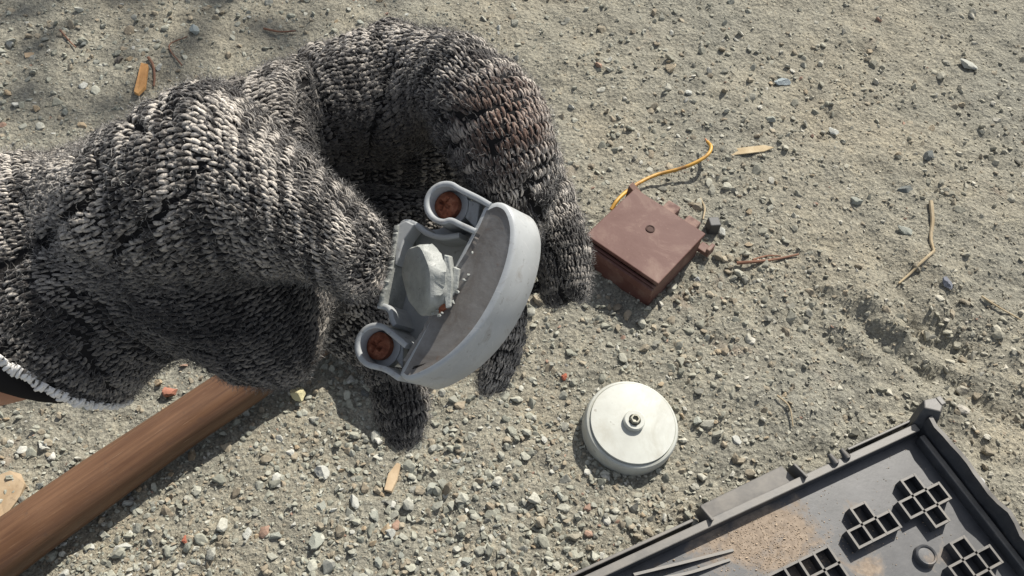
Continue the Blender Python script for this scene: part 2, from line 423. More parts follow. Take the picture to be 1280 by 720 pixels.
for a in [
    (213, 489, 12, PINK, 'pinkish stone lying between glove cuff and wooden handle'),
    (151, 685, 12, PALE, 'pale round stone just below the wooden handle near bottom edge'),
    (403, 592, 13, PALE, 'whitish chunky stone with dark shadow below the yellow-white chunk'),
    (400, 634, 11, GREY, 'grey angular stone below the whitish chunky stone'),
    (398, 676, 15, GREY, 'broad flat grey stone near the bottom edge under other grey stones'),
    (540, 612, 12, GREY, 'flat greenish grey stone right of the small wood splinter'),
    (705, 472, 7, (.40, .13, .08), 'small brick-red stone on bare gravel left of white disc'),
    (232, 676, 7, (.40, .14, .09), 'small red brick crumb among gravel near bottom edge'),
    (977, 103, 11, (.33, .37, .38), 'bluish grey stone alone on the sand at top right'),
    (962, 150, 8, GREY, 'small grey stone between bluish stone and the pale splinter'),
    (1041, 166, 8, PALE, 'small pale stone with dark side right of the pale splinter'),
    (838, 86, 9, (.50, .42, .30), 'small tan lump casting a dark shadow at top centre'),
    (860, 117, 7, PALE, 'small whitish pebble below the tan lump'),
    (920, 552, 10, PALE, 'bright whitish stone between white disc and black tray'),
    (1210, 84, 12, (.45, .45, .40), 'long pale flat stone near the upper right edge'),
    (1132, 238, 12, DARK, 'dark grey flat stone right of the pale straw top'),
    (1160, 197, 10, DARK, 'dark stone in the sand above the straw'),
    (1184, 354, 9, (.20, .21, .24), 'dark bluish stone beside the lower end of the straw'),
    (1131, 290, 10, GREY, 'grey stone lying just left of the straw'),
    (871, 349, 7, (.3, .31, .31), 'grey pebble in front of the brown box right face'),
    (903, 291, 8, PALE, 'pale pebble touching the small black block by the box'),
    (1205, 490, 12, (.40, .37, .30), 'flat tan stone behind the corner post of the tray'),
    (1203, 514, 11, (.45, .42, .36), 'pale rough stone right of the corner post of the tray'),
    (1222, 605, 14, (.55, .55, .53), 'broken whitish slab chip outside the right wall of tray'),
    (950, 620, 7, TAN, 'small tan stone above the lip of the tray'),
    (884, 530, 12, (.38, .37, .31), 'grey rock cluster piece right of the white disc'),
    (872, 527, 9, GREY, 'small grey rock touching the white disc right side'),
    (148, 78, 8, (.10, .09, .08), 'blackish pebble left of the orange wood chip at upper left'),
    (243, 40, 8, (.42, .46, .44), 'pale bluish pebble beside the reddish dust patch at top left'),
    (102, 108, 8, PALE, 'pale pebble among sand at the far upper left'),
    (700, 622, 9, GREY, 'greenish grey stone below left of the white disc'),
    (718, 672, 11, (.36, .33, .26), 'half buried tan grey stone near bottom centre'),
    (575, 590, 9, GREY, 'grey stone beneath the lit fingertip near centre bottom'),
    (1070, 252, 9, GREY, 'grey half buried stone in the sand left of the straw top'),
]:
    stone(*a)
def where(px, py):
    if px < 200 and py < 190: return 'in the shaded upper left corner'
    if py < 200 and px > 950: return 'on the sand at upper right'
    if py < 240: return 'on the sand between glove and the yellow wire'
    if px > 1000 and py < 500: return 'on the rough sand around the straw'
    if px > 690: return 'around the box, white disc and tray'
    if px < 300 and py > 460: return 'along the wooden handle'
    return 'on the gravel below the held housing'
for i in range(230):
    while True:
        px = rnd.uniform(-40, 1320); py = rnd.uniform(-20, 740)
        near = max(0, 1 - math.hypot((px - 420) / 640, (py - 640) / 330))
        in_hand = px < 690 and 60 < py < 470 and not (px < 200 and py < 170)
        on_tray = py > 720 - (px - 760) * .47 and px > 740 and not (px > 1170 and py < 560)
        box = 735 < px < 900 and 225 < py < 390; disc = math.hypot(px - 783, py - 535) < 66
        if in_hand or on_tray or box or disc: continue
        if rnd.random() < .3 + .7 * near: break
    c, cn = rnd.choice([(GREY, 'grey'), (GREY, 'grey'), (PALE, 'pale'), (GREY, 'grey'), (TAN, 'tan'), (TAN, 'tan'), (PALE, 'pale'), (DARK, 'dark') if px < 700 else (GREY, 'grey')])
    br = max(0, min(1, (px - 560) / 600)) * .5
    m_ = sum(c) / 3; c = tuple(c[k] * (1 - br) + m_ * (1.12, 1.0, .76)[k] * br for k in range(3))
    stone(px, py, rnd.uniform(3.2, 5.5) + rnd.random() ** 3 * 5 * (.4 + near), c, f'small {cn} pebble scattered {where(px, py)}', 'pebble', f'small {cn} pebbles {where(px, py)}', 'pebble')

# ------------------------------------------------------------------ tree out of frame that shades the far left corner
def make_tree():
    tgt = onG(-75, 15); c = tgt + SUN * 2.3
    t = thing('tree', (c.x + .55, c.y + .75, 0), 'small leafy tree out of frame, shading the upper left ground', 'tree')
    base = Vector((c.x + .55, c.y + .75, -.03)); top = base + Vector((-.1, -.05, 2.3))
    pts = spline([base, base + Vector((.03, .02, .7)), base + Vector((-.02, -.02, 1.4)), top], 14)
    bark = m_wood('bark', (.06, .045, .035), (.16, .13, .10), (1, 1, .2), .9)
    tube(pts, np.linspace(.055, .018, 14), 'trunk', bark, t, 9)
    V = []; Fs = []; r = np.random.default_rng(3)
    leafm = mat('leaf', (.06, .10, .03), .6); tl = NT(leafm); tl.base(tl.ramp(tl.noise(9, 3), [(.3, (.04, .075, .02)), (.7, (.09, .13, .04))]))
    tips = [c + Vector((-.42, .05, .0)), c + Vector((-.25, .25, .1)), c + Vector((-.1, .1, -.02)), c + Vector((-.6, .3, .1)), c + Vector((.05, .45, .25)), c + Vector((-.3, .6, .4)), c + Vector((.3, 1.2, .6)), c + Vector((.9, 1.1, .5)), c + Vector((.5, .6, .75))]
    for q in tips:
        s = base + (top - base) * r.uniform(.5, .9); b = spline([s, s + (q - s) * .5 + Vector((0, 0, .1)), q], 9)
        tube(b, np.linspace(.016, .003, 9), 'branch', bark, t, 6)
        for k in range(80):
            u = r.uniform(.45, 1.05); p = Vector(b[min(8, int(u * 8))]) + Vector(r.normal(size=3) * .085)
            L = r.uniform(.03, .055); d = Vector(r.normal(size=3)).normalized(); n = d.orthogonal().normalized(); w = d.cross(n) * L * .3
            i = len(V); V += [p, p + d * L * .5 + w + n * .003, p + d * L, p + d * L * .5 - w + n * .003]; Fs.append([i, i + 1, i + 2, i + 3])
    mk('crown', V, Fs, leafm, t)
make_tree()

# ------------------------------------------------------------------ hammer under the hand
def make_hammer():
    a = G(-62, 741, .012); b = G(474, 376, .012)
    d = (b - a); d.z = 0; L = d.length; d.normalize(); n = Vector((-d.y, d.x, 0))
    t = thing('sledge_hammer', (a.x, a.y, 0), 'brown wooden handled hammer lying on gravel under the gloved hand', 'hammer')
    W_ = m_wood('worn_ash_handle', (.084, .041, .022), (.150, .080, .043), (1, 1, 1), .36)
    # grain runs along the handle
    mp = [k for k in W_.node_tree.nodes if k.type == 'MAPPING'][0]
    mp.vector_type = 'TEXTURE'; mp.inputs['Rotation'].default_value = (0, 0, math.atan2(d.y, d.x)); mp.inputs['Scale'].default_value = (4, .13, .13)
    Ls = []; N = 40
    for i in range(N):
        u = i / (N - 1); s = u * (L + .03) - .02
        w = np.interp(u, [0, .3, .6, .8, 1], [.0152, .0143, .0131, .0123, .0118]); h = np.interp(u, [0, .3, .7, 1], [.0145, .0138, .0125, .013])
        c = a + d * s + Vector((0, 0, .0125 + .006 * u + h * .25)); c.z = .014 + .008 * u; w *= 1 + .03 * math.sin(9 * u + 1) + .015 * math.sin(23 * u); c += n * (.0022 * math.sin(4.2 * u))
        e = .85
        Ls.append([c + n * (w * abs(math.cos(q)) ** e * math.copysign(1, math.cos(q))) + Vector((0, 0, h * abs(math.sin(q)) ** e * math.copysign(1, math.sin(q)))) for q in [2 * math.pi * k / 22 for k in range(22)]])
    m = MB(); m.loops(Ls); m.build('handle', W_, t, True, 60)
    # head: octagonal block across the handle end
    hd = b + d * -.004; c0 = Vector((hd.x, hd.y, .026)); Ls = []
    for s, k in ((-.060, .80), (-.056, .97), (-.03, 1.0), (-.02, .90), (.02, .90), (.03, 1.0), (.056, .97), (.060, .80)):
        Ls.append([c0 + n * s + (d * math.cos(q) + Vector((0, 0, 1)) * math.sin(q)) * .0255 * k for q in [math.pi / 8 + math.pi / 4 * j for j in range(8)]])
    m = MB(); m.loops(Ls); m.build('head', MAT_STEEL, t, bevel=.0008)
make_hammer()

# ------------------------------------------------------------------ white disc
def make_disc():
    c = onG(784, 540); R = 59 * (G(783, 530) - CAM).dot(Fw) / FPX; h = .0150
    t = thing('disc_cap', c, 'round white metal cap with small central boss lying on gravel', 'cap')
    tilt = Matrix.Rotation(math.radians(4), 3, 'X') @ Matrix.Rotation(math.radians(3), 3, 'Y')
    def lathe(prof, seg=72, wob=0):
        Ls = []
        for r, z in prof:
            Ls.append([c + tilt @ Vector((r * math.cos(q) * (1 + wob * math.sin(3 * q)), r * math.sin(q), z)) for q in [2 * math.pi * k / seg for k in range(seg)]])
        m = MB(); m.loops(Ls); return m
    lathe([(R * .93, -.003), (R * .985, 0), (R, .002), (R, h - .0050), (R * .99, h - .0030), (R * .965, h - .0016), (R * .925, h - .0010), (R * .912, h - .0012), (R * .905, h - .0016), (R * .900, h - .0014), (R * .893, h + .0004), (R * .6, h + .0009), (R * .25, h + .0014), (.0005, h + .0016)]).build('body', MAT_WHITE, t, True, 28)
    b = lathe([(.0066, h + .0008), (.0066, h + .0040), (.0060, h + .0046), (.0038, h + .0046), (.0035, h + .0040), (.0034, h + .0018), (.0004, h + .0017)], 28).build('boss', MAT_WHITE, t, True, 35)
    ms = mat('grey_screw_end', (.26, .25, .20), .5, .3)
    lathe([(.0033, h + .0016), (.0033, h + .0062), (.0028, h + .0068), (.0020, h + .0068), (.0018, h + .0052), (.0003, h + .0050)], 6).build('stud', ms, b)
make_disc()

# ------------------------------------------------------------------ brown box
MAT_TERM = mat('dusty_red_terminal', (.16, .085, .068), .8); _t = NT(MAT_TERM); _t.base(_t.ramp(_t.noise(200, 4), [(.3, (.11, .055, .045)), (.7, (.26, .17, .135))]))
def make_box():
    zt = .023
    T, Rr, B, L = [G(x, y, zt) for x, y in ((794, 236), (881, 292), (813, 361), (738, 291))]
    e1 = (Rr - T); e2 = (L - T); l1 = (e1.length + (B - L).length) / 2; l2 = (e2.length + (B - Rr).length) / 2
    cen = (T + Rr + B + L) / 4
    ang = math.atan2(e1.y, e1.x); a = Vector((math.cos(ang), math.sin(ang), 0)); b = Vector((a.y, -a.x, 0))
    if b.dot(e2) < 0: b = -b
    o = cen - a * l1 / 2 - b * l2 / 2; g0 = float(gz(cen.x, cen.y)) - .002
    t = thing('junction_box', (cen.x, cen.y, g0), 'small brown plastic junction box with flat lid lying on gravel', 'box')
    U = Vector((0, 0, 1))
    m = MB(); w = .0022
    o2 = Vector((o.x, o.y, g0)); H = zt - g0 - .0042
    m.box(o2, a * l1, b * w, U * H); m.box(o2 + b * (l2 - w), a * l1, b * w, U * H)
    m.box(o2 + b * w, a * w, b * (l2 - 2 * w), U * (H - .0002)); m.box(o2 + b * w + a * (l1 - w), a * w, b * (l2 - 2 * w), U * (H - .0002))
    m.box(o2 + a * w + b * w, a * (l1 - 2 * w), b * (l2 - 2 * w), U * .002)
    m.build('case', MAT_BOX, t, bevel=.0005)
    # step rail along the near-left side, below the lid
    m = MB(); m.box(o2 + b * (l2 + .0003) + U * (H - .007), a * l1, b * .0022, U * .0062); m.build('ledge', MAT_BOX, t, bevel=.0005)
    # lid
    m = MB(); lo = Vector((o.x, o.y, zt - .0036)) - a * .0008 - b * .0008
    m.box(lo, a * (l1 + .0016), b * (l2 - .0012), U * .0034)
    lid = m.build('lid', MAT_BOX, t, bevel=.0006)
    m = MB(); cc = G(813, 286, zt); Ls = []
    for r, z in ((.0033, -.0005), (.0033, .0004), (.0026, .0006), (.0022, .0001), (.0004, .0001)):
        Ls.append([Vector((cc.x, cc.y, zt + z)) + a * r * math.cos(q) + b * r * math.sin(q) for q in [2 * math.pi * k / 16 for k in range(16)]])
    m.loops(Ls); m.build('lid_screw', mat('dark_rusty_screw', (.06, .028, .02), .8), lid)
    # lugs
    m = MB(); q0 = T - b * .006 - a * .002; q0.z = g0 + .004
    m.add([q0 - a * .004, q0 + a * .012, q0 + a * .012 + b * .0055, q0 - a * .004 + b * .0055] + [q0 - a * .004 + U * .022, q0 + a * .006 + U * .017, q0 + a * .006 + b * .0055 + U * .017, q0 - a * .004 + b * .0055 + U * .022], [[0, 3, 2, 1], [4, 5, 6, 7], [0, 1, 5, 4], [1, 2, 6, 5], [2, 3, 7, 6], [3, 0, 4, 7]])
    m.build('lug', MAT_BOX, t, bevel=.0005)
    m = MB(); q0 = G(876, 302, .008); q0.z = g0 + .006
    m.box(q0 - b * .004, a * .010, b * .008, U * .0035); m.box(q0 - b * .004 + a * .0068 + U * .0036, a * .003, b * .008, U * .004); m.build('lug', MAT_BOX, t, bevel=.0006)
    m = MB(); q0 = o2 + a * l1 * .34 - b * .0175 + U * .003; m.box(q0, a * .011, b * .010, U * .0150); m.build('terminal', MAT_TERM, t, bevel=.0012)
    m = MB(); q0 = o2 + a * l1 * .64 - b * .0185 + U * .002; m.box(q0, a * .011, b * .010, U * .0130); m.build('terminal', MAT_TERM, t, bevel=.0012)
    # yellow wire from under the box
    Y = mat('yellow_wire_sheath', (.46, .25, .03), .5); ty = NT(Y); ty.base(ty.ramp(ty.noise(90, 4), [(.35, (.22, .11, .03)), (.5, (.46, .24, .03)), (.8, (.60, .35, .04))]))
    w3 = [G(764, 262, .010), G(772, 250, .012), G(784, 239, .010), G(800, 228, .006), G(822, 218, .005), G(846, 212, .007), G(868, 204, .010), G(884, 194, .012), G(889, 184, .012), G(884, 177, .010)]
    wt = thing('wire', (w3[3].x, w3[3].y, 0), 'bent yellow insulated wire sticking out behind the brown box', 'wire')
    tube(spline(w3, 46), .0014, 'sheath', Y, wt, 9)
    e = w3[-1] - w3[-2]; e.normalize()
    tube([w3[-1], w3[-1] + e * .004], .0007, 'copper_end', mat('copper', (.5, .22, .12), .4, .8), wt, 7)
    # small dark block beside it
    m = MB(); q0 = onG(884, 293, -.001); m.box(q0, Vector((.008, .002, 0)), Vector((-.002, .008, 0)), U * .011)
    o3 = m.build('plastic_block', mat('grey_black_plastic', (.05, .05, .05), .6), None, bevel=.0008); tag(o3, 'small dark cube-shaped block behind right corner of brown box', 'block')
make_box()

# ------------------------------------------------------------------ black tray
def make_tray():
    zf = .004
    C = G(1147, 541, zf); A = G(770, 716, zf); s = (A - C).normalized(); tt = Vector((-s.y, s.x, 0))
    if tt.dot(G(1280, 690, zf) - C) < 0: tt = -tt
    U = Vector((0, 0, 1)); C = Vector((C.x, C.y, 0))
    LS, LT = .34, .26
    def lc(px, py, z=zf):
        p = G(px, py, z) - C; return p.dot(s), p.dot(tt)
    def W3(a, b, z): return C + s * a + tt * b + U * z
    t = thing('plastic_tray', C, 'black dusty plastic tray with ribbed floor lying at bottom right', 'tray')
    d = lambda x, y, r, k: (tuple(W3(*lc(x, y), zf) - C), r, k)
    MF = m_tray_floor([d(950, 660, .055, .62), d(1000, 672, .045, .6), d(905, 690, .045, .55), d(1080, 655, .02, .45), d(960, 705, .04, .55), d(1060, 640, .012, .4), d(1155, 697, .014, .5), d(1085, 716, .02, .55), d(1180, 690, .012, .4)])
    m = MB(); m.box(W3(0, 0, 0.0005), s * LS, tt * LT, U * (zf - .0005)); m.build('floor', MF, t)
    # --- right wall (along tt), tall with worn wavy rim
    m = MB(); N = 40; o_, i_ = [], []
    rr = random.Random(4)
    Ls = []
    for k in range(N):
        b = -.002 + (LT + .002) * k / (N - 1); wv = .0014 * math.sin(k * 1.1) + rr.uniform(-.0009, .0009); h = .021 + rr.uniform(-.0006, .0006)
        Ls.append([W3(.0012, b, .0006), W3(-.0005 + wv, b, h), W3(-.0030 + wv, b, h + .0004), W3(-.0042 + wv, b, h - .003), W3(-.0022, b, .0006)])
    m.loops(Ls); m.build('side_wall', MAT_TRAY, t, True, 30)
    m = MB(); m.box(W3(.0022, .004, zf), s * .0042, tt * (LT - .01), U * .0075); m.build('inner_step', MAT_TRAY, t, bevel=.0008)
    # --- top-left wall (along s): low rail + upper strip with notches
    m = MB(); m.box(W3(.004, .0012, .0006), s * (LS - .01), -tt * .0050, U * .0125); m.build('rail', MAT_TRAY, t, bevel=.0006)
    m = MB(); m.box(W3(.004, -.0062, .0006), s * .050, -tt * .0016, U * .0105); m.build('outer_rail', MAT_TRAY, t, bevel=.0005)
    n1 = lc(1003, 600, .008)[0]; n2 = lc(893, 652, .008)[0]
    m = MB(); m.add([W3(n1 + .003, -.0015, .0085), W3(n2, -.0015, .0085), W3(n2, -.0015, .0065), W3(n1 + .003, -.0015, .0065), W3(n1 + .003, -.0165, .0025), W3(n2, -.0150, .0025), W3(n2, -.0150, .0007), W3(n1 + .003, -.0165, .0007)],
        [[0, 1, 5, 4], [3, 7, 6, 2], [0, 4, 7, 3], [1, 2, 6, 5], [4, 5, 6, 7], [0, 3, 2, 1]]); m.build('lip', MAT_TRAY, t, bevel=.0004)
    for n_ in (n1, n2 + .003):
        m = MB(); m.add([W3(n_, -.0012, .0006), W3(n_ + .0018, -.0012, .0006), W3(n_ + .0018, -.0135, .0006), W3(n_, -.0135, .0006), W3(n_, -.0012, .0165), W3(n_ + .0018, -.0012, .0165), W3(n_ + .0018, -.0120, .0125), W3(n_, -.0120, .0125)],
            [[0, 3, 2, 1], [4, 5, 6, 7], [0, 1, 5, 4], [1, 2, 6, 5], [2, 3, 7, 6], [3, 0, 4, 7]]); m.build('tab', MAT_TRAY, t, bevel=.0005)
        m = MB(); q = n_ + (-.009 if n_ == n1 else .003); 
    for px, py in ((1037, 572), (1052, 566)):
        a, b = lc(px, py, .012); tube([W3(a, -.001, .008), W3(a, -.003, .014), W3(a + .001, -.008, .015)], [.0026, .0026, .0014], 'clip', MAT_TRAY, t, 8)
    # long far-left rail taper
    m = MB(); m.box(W3(n2 + .012, -.0062, .0006), s * (LS - n2 - .02), -tt * .0020, U * .010); m.build('outer_rail', MAT_TRAY, t, bevel=.0005)
    # curved ribs lower left
    for (x0, y0, x1, y1, x2, y2) in ((790, 722, 850, 706, 916, 688), (815, 728, 860, 718, 912, 700)):
        pp = [lc(x0, y0), lc(x1, y1), lc(x2, y2)]; q = spline([(a, b, 0) for a, b in pp], 14); Ls = []
        for k, (a, b, _) in enumerate(q):
            h = zf + .0055 * (1 - k / 16); Ls.append([W3(a, b - .0008, zf - .001), W3(a, b - .0008, h), W3(a, b + .0008, h), W3(a, b + .0008, zf - .001)])
        m = MB(); m.loops(Ls); m.build('curved_rib', MAT_TRAY, t)
    # --- corner post leaning outwards
    Ls = []
    b0 = W3(-.0010, -.0015, .001)
    lean = (-s * .35 - tt * .45)
    for z, k in ((0, 1.5), (.010, 1.4), (.018, 1.3), (.0235, 1.05)):
        c = b0 + lean * z * .55 + U * z
        Ls.append([c + s * (.0055 * k), c + s * (.002 * k) - tt * .0045 * k, c - s * .006 * k - tt * .003 * k, c - s * .0062 * k + tt * .003 * k, c - s * .002 * k + tt * .0058 * k])
    m = MB(); m.loops(Ls); m.build('corner_post', MAT_TRAY, t, bevel=.0007)
    m = MB(); c = b0 + lean * .013 + U * .0215; m.box(c - s * .0095 - tt * .003, s * .004, tt * .006, U * .0025); m.build('post_cap', MAT_TRAY, t, bevel=.0006)
    # --- rib cells
    wl = .0014; hgt = .0070
    def cells(px, py, cl, cs=.0103):
        a0, b0_ = lc(px, py, hgt)
        segs = set()
        for (i, j) in cl:
            segs |= {(i, j, 'h'), (i, j + 1, 'h'), (i, j, 'v'), (i + 1, j, 'v')}
        g = MB()
        for (i, j, k) in segs:
            a = a0 + (i - .5) * cs; b = b0_ + (j - .5) * cs
            if k == 'h': g.box(W3(a + wl / 2, b - wl / 2, zf - .0005), s * (cs - wl), tt * wl, U * hgt)
            else: g.box(W3(a - wl / 2, b - wl / 2, zf - .0005), s * wl, tt * (cs + wl), U * (hgt + .00012))
        return g.build('rib_cells', MAT_TRAY, t)
    plus = [(0, 0), (1, 0), (-1, 0), (0, 1), (0, -1)]
    cells(1153, 628, plus); cells(1090, 664, [(0, 0), (1, 0), (-1, 0), (0, -1)]); cells(1216, 708, plus)
    cells(1030, 700, [(i, j) for i in range(0, 6) for j in (0, 1)], .0103)
    for px, py in ((1155, 696),):
        a, b = lc(px, py); Ls = []
        for r, z in ((.0066, zf - .0005), (.0062, zf + .0034), (.0056, zf + .0040), (.0048, zf + .0037), (.0045, zf + .0030), (.0005, zf + .0032)):
            Ls.append([W3(a + r * math.cos(q), b + r * math.sin(q), z) for q in [2 * math.pi * k / 26 for k in range(26)]])
        m = MB(); m.loops(Ls); m.build('boss_ring', MF, t, True, 35)
    # grit lying in the tray
    rg = np.random.default_rng(21); Vg, Fg, Cg = [], [], []; b_ = 0
    sh = [rock_shape(1, 700 + i) for i in range(6)]
    for i in range(1500):
        if rg.uniform() < .75: px, py = rg.normal(955, 48), rg.normal(678, 22)
        else: px, py = rg.uniform(820, 1270), rg.uniform(560, 740)
        a, b = lc(px, py)
        if not (.012 < a < LS - .02 and .004 < b < LT - .01): continue
        v, f = sh[rg.integers(6)]; q = rg.uniform(.0002, .0006) * (1.8 if rg.uniform() < .05 else 1)
        Vg.append(v * q + np.array(W3(a, b, zf + q * .3))); Fg.append(f + b_); b_ += len(v)
        Cg.append(np.repeat(np.array([[.42, .33, .24]]) * rg.uniform(.7, 1.2), len(v), 0))
    gr = mk_fast('sand_grit', np.concatenate(Vg), np.concatenate(Fg), MAT_GR, t, col=np.concatenate(Cg)); gr['kind'] = 'stuff'
make_tray()

# ------------------------------------------------------------------ cast part held in the hand
DP = 0.258
def make_part():
    S = DP / FPX
    n = (Rt * -.42 + Up * .20 - Fw * .885).normalized()
    u = (Rt * .435 + Up * .9 - Fw * -.082); u = (u - n * u.dot(n)).normalized(); v = u.cross(n)
    if v.dot(Rt) < 0: v = -v
    O = P(560, 375, DP)
    A2 = np.array([[u.dot(Rt), v.dot(Rt)], [u.dot(Up), v.dot(Up)]])
    def q(px, py, w=0.0):
        """local (u,v) of the point of plane w seen near this place"""
        tx = (px - 560) * S - w * n.dot(Rt); ty = -(py - 375) * S - w * n.dot(Up)
        return np.linalg.solve(A2, np.array([tx, ty]))
    def X3(a, w): return O + u * a[0] + v * a[1] + n * w
    t = thing('metal_housing', X3((0, 0), -.02), 'broken grey D-shaped metal housing with two rusty screws held in glove', 'housing')
    def inset(pts, d):
        p = np.array(pts); out = []
        N = len(p); area = sum(p[i][0] * p[(i + 1) % N][1] - p[(i + 1) % N][0] * p[i][1] for i in range(N))
        for i in range(N):
            e0 = p[i] - p[i - 1]; e1 = p[(i + 1) % N] - p[i]; e0 /= np.linalg.norm(e0) + 1e-12; e1 /= np.linalg.norm(e1) + 1e-12
            nn = np.array([-(e0 + e1)[1], (e0 + e1)[0]]); nn /= np.linalg.norm(nn) + 1e-12
            out.append(p[i] + nn * d * (1 if area > 0 else -1))
        return out
    # ---- D-shaped crown: ridge outline traced clockwise, top face, rounded shoulder, deep wall
    arc_px = [(604, 258), (622, 252), (637, 262), (644, 290), (638, 330), (622, 372), (598, 412), (568, 444), (536, 466), (510, 476), (497, 470)]
    arc = [tuple(r) for r in spline([q(*a) for a in arc_px], 44)]
    chord = [tuple(r) for r in np.linspace(q(500, 462), q(596, 276), 10)]
    out = [np.array(a) for a in arc + chord]
    def LP(d, w, sh=(0, 0)): return [X3(a, w) for a in inset(out, d)]
    m = MB()
    m.loops([LP(.0016, 0), LP(.0006, -.00015), LP(.0001, -.0006), LP(-.0001, -.0013), LP(-.0006, -.010), LP(-.0010, -.0165), LP(-.0004, -.0172)], cap0=False, cap1=True)
    wall = m.build('curved_wall', MAT_CAST, t, True, 50)
    # face: shallow dished plate inside the shoulder
    m = MB(); a1 = LP(.0016, 0); a2 = LP(.0024, -.00025); a3 = LP(.0032, -.0004)
    m.loops([a1, a2, a3], cap0=False, cap1=True); m.build('face_plate', MAT_FACE, t, True, 40)
    # low raised crack line across the face
    m = MB(); ln = spline([q(597, 292), q(588, 312), q(560, 352), q(545, 385), q(525, 420), q(505, 452)], 30); Ls = []
    rr = random.Random(2)
    for k, a in enumerate(ln):
        wd = .0005 + rr.uniform(0, .0005); h = .0006 + rr.uniform(-.0002, .0006)
        Ls.append([X3((a[0], a[1] - wd), -.0006), X3((a[0], a[1]), h), X3((a[0], a[1] + wd), -.0006)])
    m.loops(Ls); m.build('crack_ridge', MAT_FACE, t)
    # ---- recess floor and thin broken wall
    def plate(pxs, w, th, name, mt, bev=.0004):
        a = [q(*p_, w) for p_ in pxs]; m = MB(); m.loops([[X3(k, w) for k in a], [X3(k, w - th) for k in a]]); return m.build(name, mt, t, bevel=bev)
    plate([(606, 262), (575, 262), (540, 280), (512, 282), (492, 283), (480, 330), (470, 386), (484, 402), (490, 420), (478, 445), (486, 462), (502, 466), (560, 370)], -.0125, .003, 'recess_floor', MAT_CAST)
    def strip(pxs, th, w0, w1, name, ns=40, mt=MAT_CAST, rough=0.0, parent=t, wtop=None):
        p = spline([q(*a, w1) for a in pxs], ns); Ls = []; rr = random.Random(len(pxs) * 7)
        for k in range(ns):
            d = p[min(k + 1, ns - 1)] - p[max(k - 1, 0)]; d /= np.linalg.norm(d) + 1e-12; nn = np.array([-d[1], d[0]]) * th / 2
            top = w1 + (rr.uniform(-rough, rough) if rough else 0)
            if wtop: top += wtop(k / (ns - 1))
            e = .0003
            Ls.append([X3(p[k] - nn, w0), X3(p[k] - nn, top - e), X3(p[k] - nn * .6, top), X3(p[k] + nn * .6, top), X3(p[k] + nn, top - e), X3(p[k] + nn, w0)])
        m = MB(); m.loops(Ls); return m.build(name, mt, parent, True, 45)
    strip([(487, 277), (484, 300), (480, 330), (474, 355), (467, 384)], .0018, -.0150, -.0012, 'side_wall', 40, MAT_ALU, .0003)
    strip([(489, 281), (497, 272), (512, 276), (528, 288), (548, 294), (572, 292)], .0017, -.0150, -.0030, 'end_wall', 36)
    strip([(464, 383), (474, 384), (481, 390), (484, 400), (488, 408)], .0017, -.0150, -.0015, 'end_wall', 24, MAT_CAST)
    m_ = plate([(487, 276), (500, 271), (512, 277), (498, 296), (491, 320), (486, 330)], -.0018, .006, 'corner_web', MAT_CAST)
    # ---- screw lugs
    def lug(cx, cy, path, back, rp, fl):
        strip(path, .0017, -.0115, .0005, 'lug_wall', 56)
        c = q(cx, cy, -.0045)
        m = MB(); Ls = []
        for r, w in ((.0002, -.0062), (rp, -.0062), (rp, -.009), (rp * .78, -.0095), (rp * .74, -.024), (rp * .70, -.026), (.0003, -.026)):
            Ls.append([X3((c[0] + r * math.cos(k), c[1] + r * math.sin(k)), w) for k in [2 * math.pi * j / 28 for j in range(28)]])
        m.loops(Ls); m.build('lug_post', MAT_CAST, t, True, 40)
        plate(fl, -.0066, .003, 'lug_floor', MAT_CAST)
        # screw: domed head with crossed slot
        sc_m = MB(); NR, NA = 12, 48; R_ = .0043; vs = [] ; fs = []
        ca = rnd.uniform(.1, .5)
        for i in range(NR + 1):
            r = R_ * i / NR
            for j in range(NA):
                a = 2 * math.pi * j / NA; x, y = r * math.cos(a), r * math.sin(a)
                z = .0017 * (1 - (r / R_) ** 2.4)
                xr, yr = x * math.cos(ca) + y * math.sin(ca), -x * math.sin(ca) + y * math.cos(ca)
                cross = min(max(abs(xr) - .00052, abs(yr) - .0021), max(abs(yr) - .00052, abs(xr) - .0021))
                cross = min(cross, math.hypot(x, y) - .0009)
                z -= .0016 * min(1, max(0, .0002 - cross) / .0004)
                vs.append(X3((c[0] + x, c[1] + y), -.0040 + z))
            if i:
                for j in range(NA):
                    k = (j + 1) % NA; fs.append([(i - 1) * NA + j, (i - 1) * NA + k, i * NA + k, i * NA + j])
        b0 = len(vs)
        for j in range(NA):
            a = 2 * math.pi * j / NA; vs.append(X3((c[0] + R_ * .98 * math.cos(a), c[1] + R_ * .98 * math.sin(a)), -.0062))
        for j in range(NA):
            k = (j + 1) % NA; fs.append([NR * NA + j, NR * NA + k, b0 + k, b0 + j])
        sc_m.add(vs, fs); sc_m.build('screw', MAT_RUST, t, True, 50)
    def arcpx(cx, cy, rx, a0, a1, n=9): return [(cx + rx * math.cos(math.radians(a)), cy + rx * math.sin(math.radians(a))) for a in np.linspace(a0, a1, n)]
    lug(555, 252, [(612, 256), (596, 246)] + arcpx(553, 250, 25, -45, -290, 12) + [(575, 280), (594, 289)], None, .0064, arcpx(554, 251, 22, 30, 330, 12) + [(598, 250), (594, 285)])
    lug(466, 436, [(506, 433), (494, 424)] + arcpx(464, 434, 26, -45, -258, 12) + [(478, 463), (497, 473)], None, .0066, arcpx(465, 435, 22, 30, 330, 12) + [(498, 432), (498, 466)])
    plate([(494, 424), (499, 421), (518, 434), (514, 441)], -.0050, .006, 'web_rib', MAT_CAST)
    # ---- broken disc standing in the recess
    ax = (Rt * -.78 - Up * .12 - Fw * .52).normalized()          # towards left and camera
